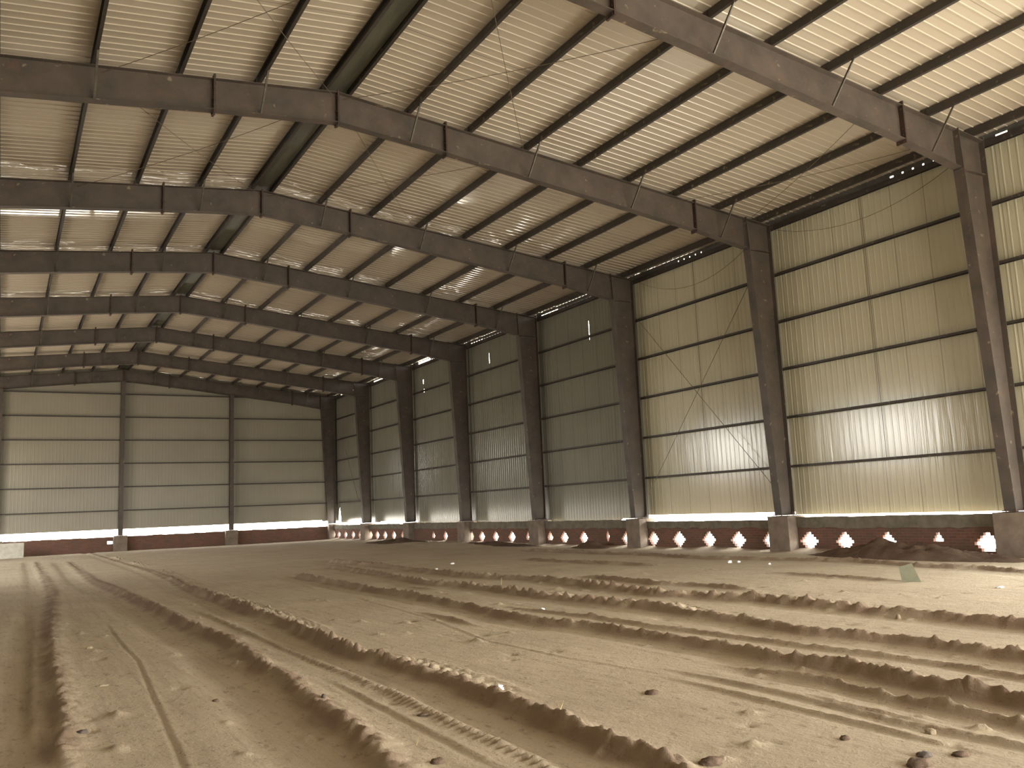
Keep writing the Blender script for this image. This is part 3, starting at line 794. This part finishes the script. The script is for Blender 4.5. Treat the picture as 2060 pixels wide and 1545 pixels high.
def at(px, py): q = hit(2, 0, px, py); return q.x, q.y
def stone(px, py, w, h, d, words, m='stone', name='stone', seed=1, rough=.3, grp=None):
    x, y = at(px, py); o = blob(name, (x, y, gz(x, y) + h * .12), w / 2 * .85, d / 2, h / 2 * 1.1, M[m], seed, rough, 3, .35)
    tag(o, words, 'stone' if name == 'stone' else ('clod' if name == 'soil_clod' else 'scrap'), grp); return o
stone(165, 1484, .10, .05, .07, 'small dark stone beside the leftmost rut, at the bottom left', seed=1)
stone(651, 1419, .045, .04, .045, 'small dark stone on the crest left of the tyre print', seed=2)
stone(1860, 1520, .13, .035, .09, 'flat dark stone at the bottom right, left one of a close pair', seed=3)
stone(1932, 1518, .15, .035, .09, 'flat reddish stone at the bottom right, right one of a close pair', m='clodr', seed=4)
stone(1312, 1396, .16, .045, .12, 'dark crumbled clod alone on smooth soil right of centre foreground', m='clodr', name='soil_clod', seed=5)
stone(851, 1440, .12, .025, .08, 'dark flat clod between the two lower tyre marks', m='clodr', name='soil_clod', seed=6)
stone(1871, 1471, .09, .06, .08, 'squarish pale clod above the pair of flat stones at the bottom right', m='clod', name='soil_clod', seed=7)
stone(180, 1303, .11, .05, .06, 'small clod between the leftmost rut and the thin groove, upper one', m='clod', name='soil_clod', seed=8)
stone(205, 1382, .14, .03, .05, 'long thin clod left of the thin winding groove', m='clod', name='soil_clod', seed=9)
stone(434, 1408, .08, .035, .06, 'reddish clod in the middle of the wide smooth lane at lower left', m='clodr', name='soil_clod', seed=10)
stone(880, 1548 - 12, .12, .05, .08, 'brown clod at the bottom edge, left of the wide rut crest', m='clodr', name='soil_clod', seed=11)
stone(1807, 1242, .07, .09, .07, 'small greenish clod on top of the long crest at right', m='clod', name='soil_clod', seed=12)
stone(1700, 1487, .09, .04, .06, 'small dark clod at lower right, left of the squarish pale one', m='clodr', name='soil_clod', seed=13)
stone(1430, 1538, .2, .06, .12, 'dark crumbly lump at the bottom edge right of centre', m='clodr', name='soil_clod', seed=14)
stone(1850, 1540, .22, .06, .12, 'wide dark clod at the bottom edge under the pair of flat stones', m='clodr', name='soil_clod', seed=15)
# crumpled white scrap on the rut
def scrap(px, py, w, d, h, words, seed, grp=None):
    x, y = at(px, py); o = blob('white_scrap', (x, y, gz(x, y) + h * .4), w / 2, d / 2, h / 2, M['white'], seed, .7, 3, .6, 3.2); tag(o, words, 'scrap', grp)
scrap(1004, 1405, .085, .06, .06, 'crumpled white scrap lying in the tyre print of the lower rut', 3)
scrap(1468, 1134, .13, .06, .08, 'white scrap on the far soil, left one of a close pair', 4)
scrap(1486, 1133, .10, .06, .06, 'white scrap on the far soil, right one of a close pair', 5)
scrap(1548, 1137, .07, .05, .05, 'tiny white scrap right of the close pair on the far soil', 6)
scrap(910, 1136, .12, .08, .06, 'tiny white scrap on the dark far soil, left of centre', 7)
scrap(878, 1150, .07, .05, .08, 'tiny white speck of paper below the other one on the dark far soil', 8)
scrap(1091, 1228, .07, .05, .04, 'tiny pale scrap on a lane between two long crests', 9)
scrap(2012, 1182, .16, .08, .03, 'flat pale scrap at the right edge on the far lane', 10)
# greenish offcut standing in the soil
x, y = at(1831, 1171)
v = [(-.13, 0, -.04), (.20, 0, -.04), (.06, .03, .34), (-.17, .02, .27)]
m = MB(); m.hexa([(a, b, c) for a, b, c in v], [(a, b + .008, c) for a, b, c in v])
o = m.build('plastic_offcut', M['plastic']); o.location = (x, y, gz(x, y)); o.rotation_euler = (0, 0, -.9)
tag(o, 'pale greenish sheet offcut standing upright in the soil at right', 'offcut')
# twigs
for (a, b, w, s) in (((1116, 1432), (1128, 1452), 'dry pale twig lying across the lower rut crest, leaning left', 1), ((1140, 1436), (1122, 1450), 'dry pale twig lying across the lower rut crest, leaning right', 2),
                     ((1004, 1166), (1008, 1186), 'thin upright straw on a far crest', 3), ((835, 1486), (836, 1500), 'short straw standing at the bottom left of centre', 4)):
    xa, ya = at(*a); xb, yb = at(*b)
    if s in (3, 4): pa = Vector((xb, yb, gz(xb, yb) - .01)); pb = pa + Vector((.02, 0, .2 if s == 3 else .06))
    else: pa = Vector((xb, yb, gz(xb, yb) + .01)); pb = pa + (Vector((xa, ya, 0)) - Vector((xb, yb, 0))).normalized() * .14 + Vector((.0, 0, .05))
    tag(MB().tube([pa, pa.lerp(pb, .5) + Vector((.01, .006, .0)), pb], .0035, 5).build('dry_twig', M['twig'], None, loc=tuple(pa)), w, 'twig', 'bits of straw and twig')

# ------------------------------------------------------------------ daylight
W = bpy.data.worlds.new('daylight'); SC.world = W; W.use_nodes = True
nt = W.node_tree; bg = nt.nodes['Background']; tc = nt.nodes.new('ShaderNodeTexCoord'); sp = nt.nodes.new('ShaderNodeSeparateXYZ')
nt.links.new(tc.outputs['Generated'], sp.inputs[0])
rp_ = nt.nodes.new('ShaderNodeValToRGB'); mr = nt.nodes.new('ShaderNodeMapRange'); mr.inputs[1].default_value = -1; mr.inputs[2].default_value = 1
nt.links.new(sp.outputs[2], mr.inputs[0]); nt.links.new(mr.outputs[0], rp_.inputs[0])
e = rp_.color_ramp.elements; e[0].position = 0; e[0].color = (.57, .53, .45, 1); e[1].position = 1; e[1].color = (.80, .90, 1, 1)
for p_, c_ in ((.49, (.60, .55, .46, 1)), (.51, (1, .97, .9, 1))):
    q = e.new(p_); q.color = c_
nt.links.new(rp_.outputs[0], bg.inputs[0]); bg.inputs[1].default_value = 19.5
def portal(name, loc, sx, sy, direction):
    l = bpy.data.lights.new(name, 'AREA'); l.shape = 'RECTANGLE'; l.size = sx; l.size_y = sy; l.cycles.is_portal = True
    o = bpy.data.objects.new(name, l); COL.objects.link(o); o.location = loc
    o.rotation_euler = Vector(direction).to_track_quat('-Z', 'Y').to_euler(); return o
ya, yb = OPEN_R
portal('daylight_portal', (XW, (ya + yb) / 2, OPEN_RT / 2), yb - ya + .6, OPEN_RT + .2, (-1, 0, 0))
portal('daylight_portal', ((OPEN_F[0] + OPEN_F[1]) / 2, YF - .02, OPEN_F[2] / 2), OPEN_F[1] - OPEN_F[0], OPEN_F[2], (0, 1, 0))
for p_, q_ in OPEN_L: portal('daylight_portal', (XL - .02, (p_ + q_) / 2, (G0 + 4.5) / 2), q_ - p_, G0 + 4.5, (1, 0, 0))
portal('daylight_portal', (RX, YB + .06, 1.12), XW - XL, .42, (0, -1, 0))

# ------------------------------------------------------------------ camera and view
cd = bpy.data.cameras.new('camera'); cam = bpy.data.objects.new('camera', cd); COL.objects.link(cam)
cd.sensor_fit = 'HORIZONTAL'; cd.sensor_width = 36; cd.lens = FPX / 2060 * 36; cd.clip_end = 400; cd.clip_start = .05
rot = Matrix((_r2, _u2, -_f)).transposed()
cam.matrix_world = Matrix.Translation(CAM) @ rot.to_4x4()
SC.camera = cam
for o in COL.objects:
    if '_loc' in o: del o['_loc']
vs = SC.view_settings; vs.view_transform = 'Standard'; vs.look = 'None'; vs.gamma = 1; vs.use_curve_mapping = False; vs.exposure = 0
cy = SC.cycles; cy.max_bounces = 8; cy.diffuse_bounces = 6; cy.glossy_bounces = 4; cy.sample_clamp_indirect = 12; cy.use_denoising = True
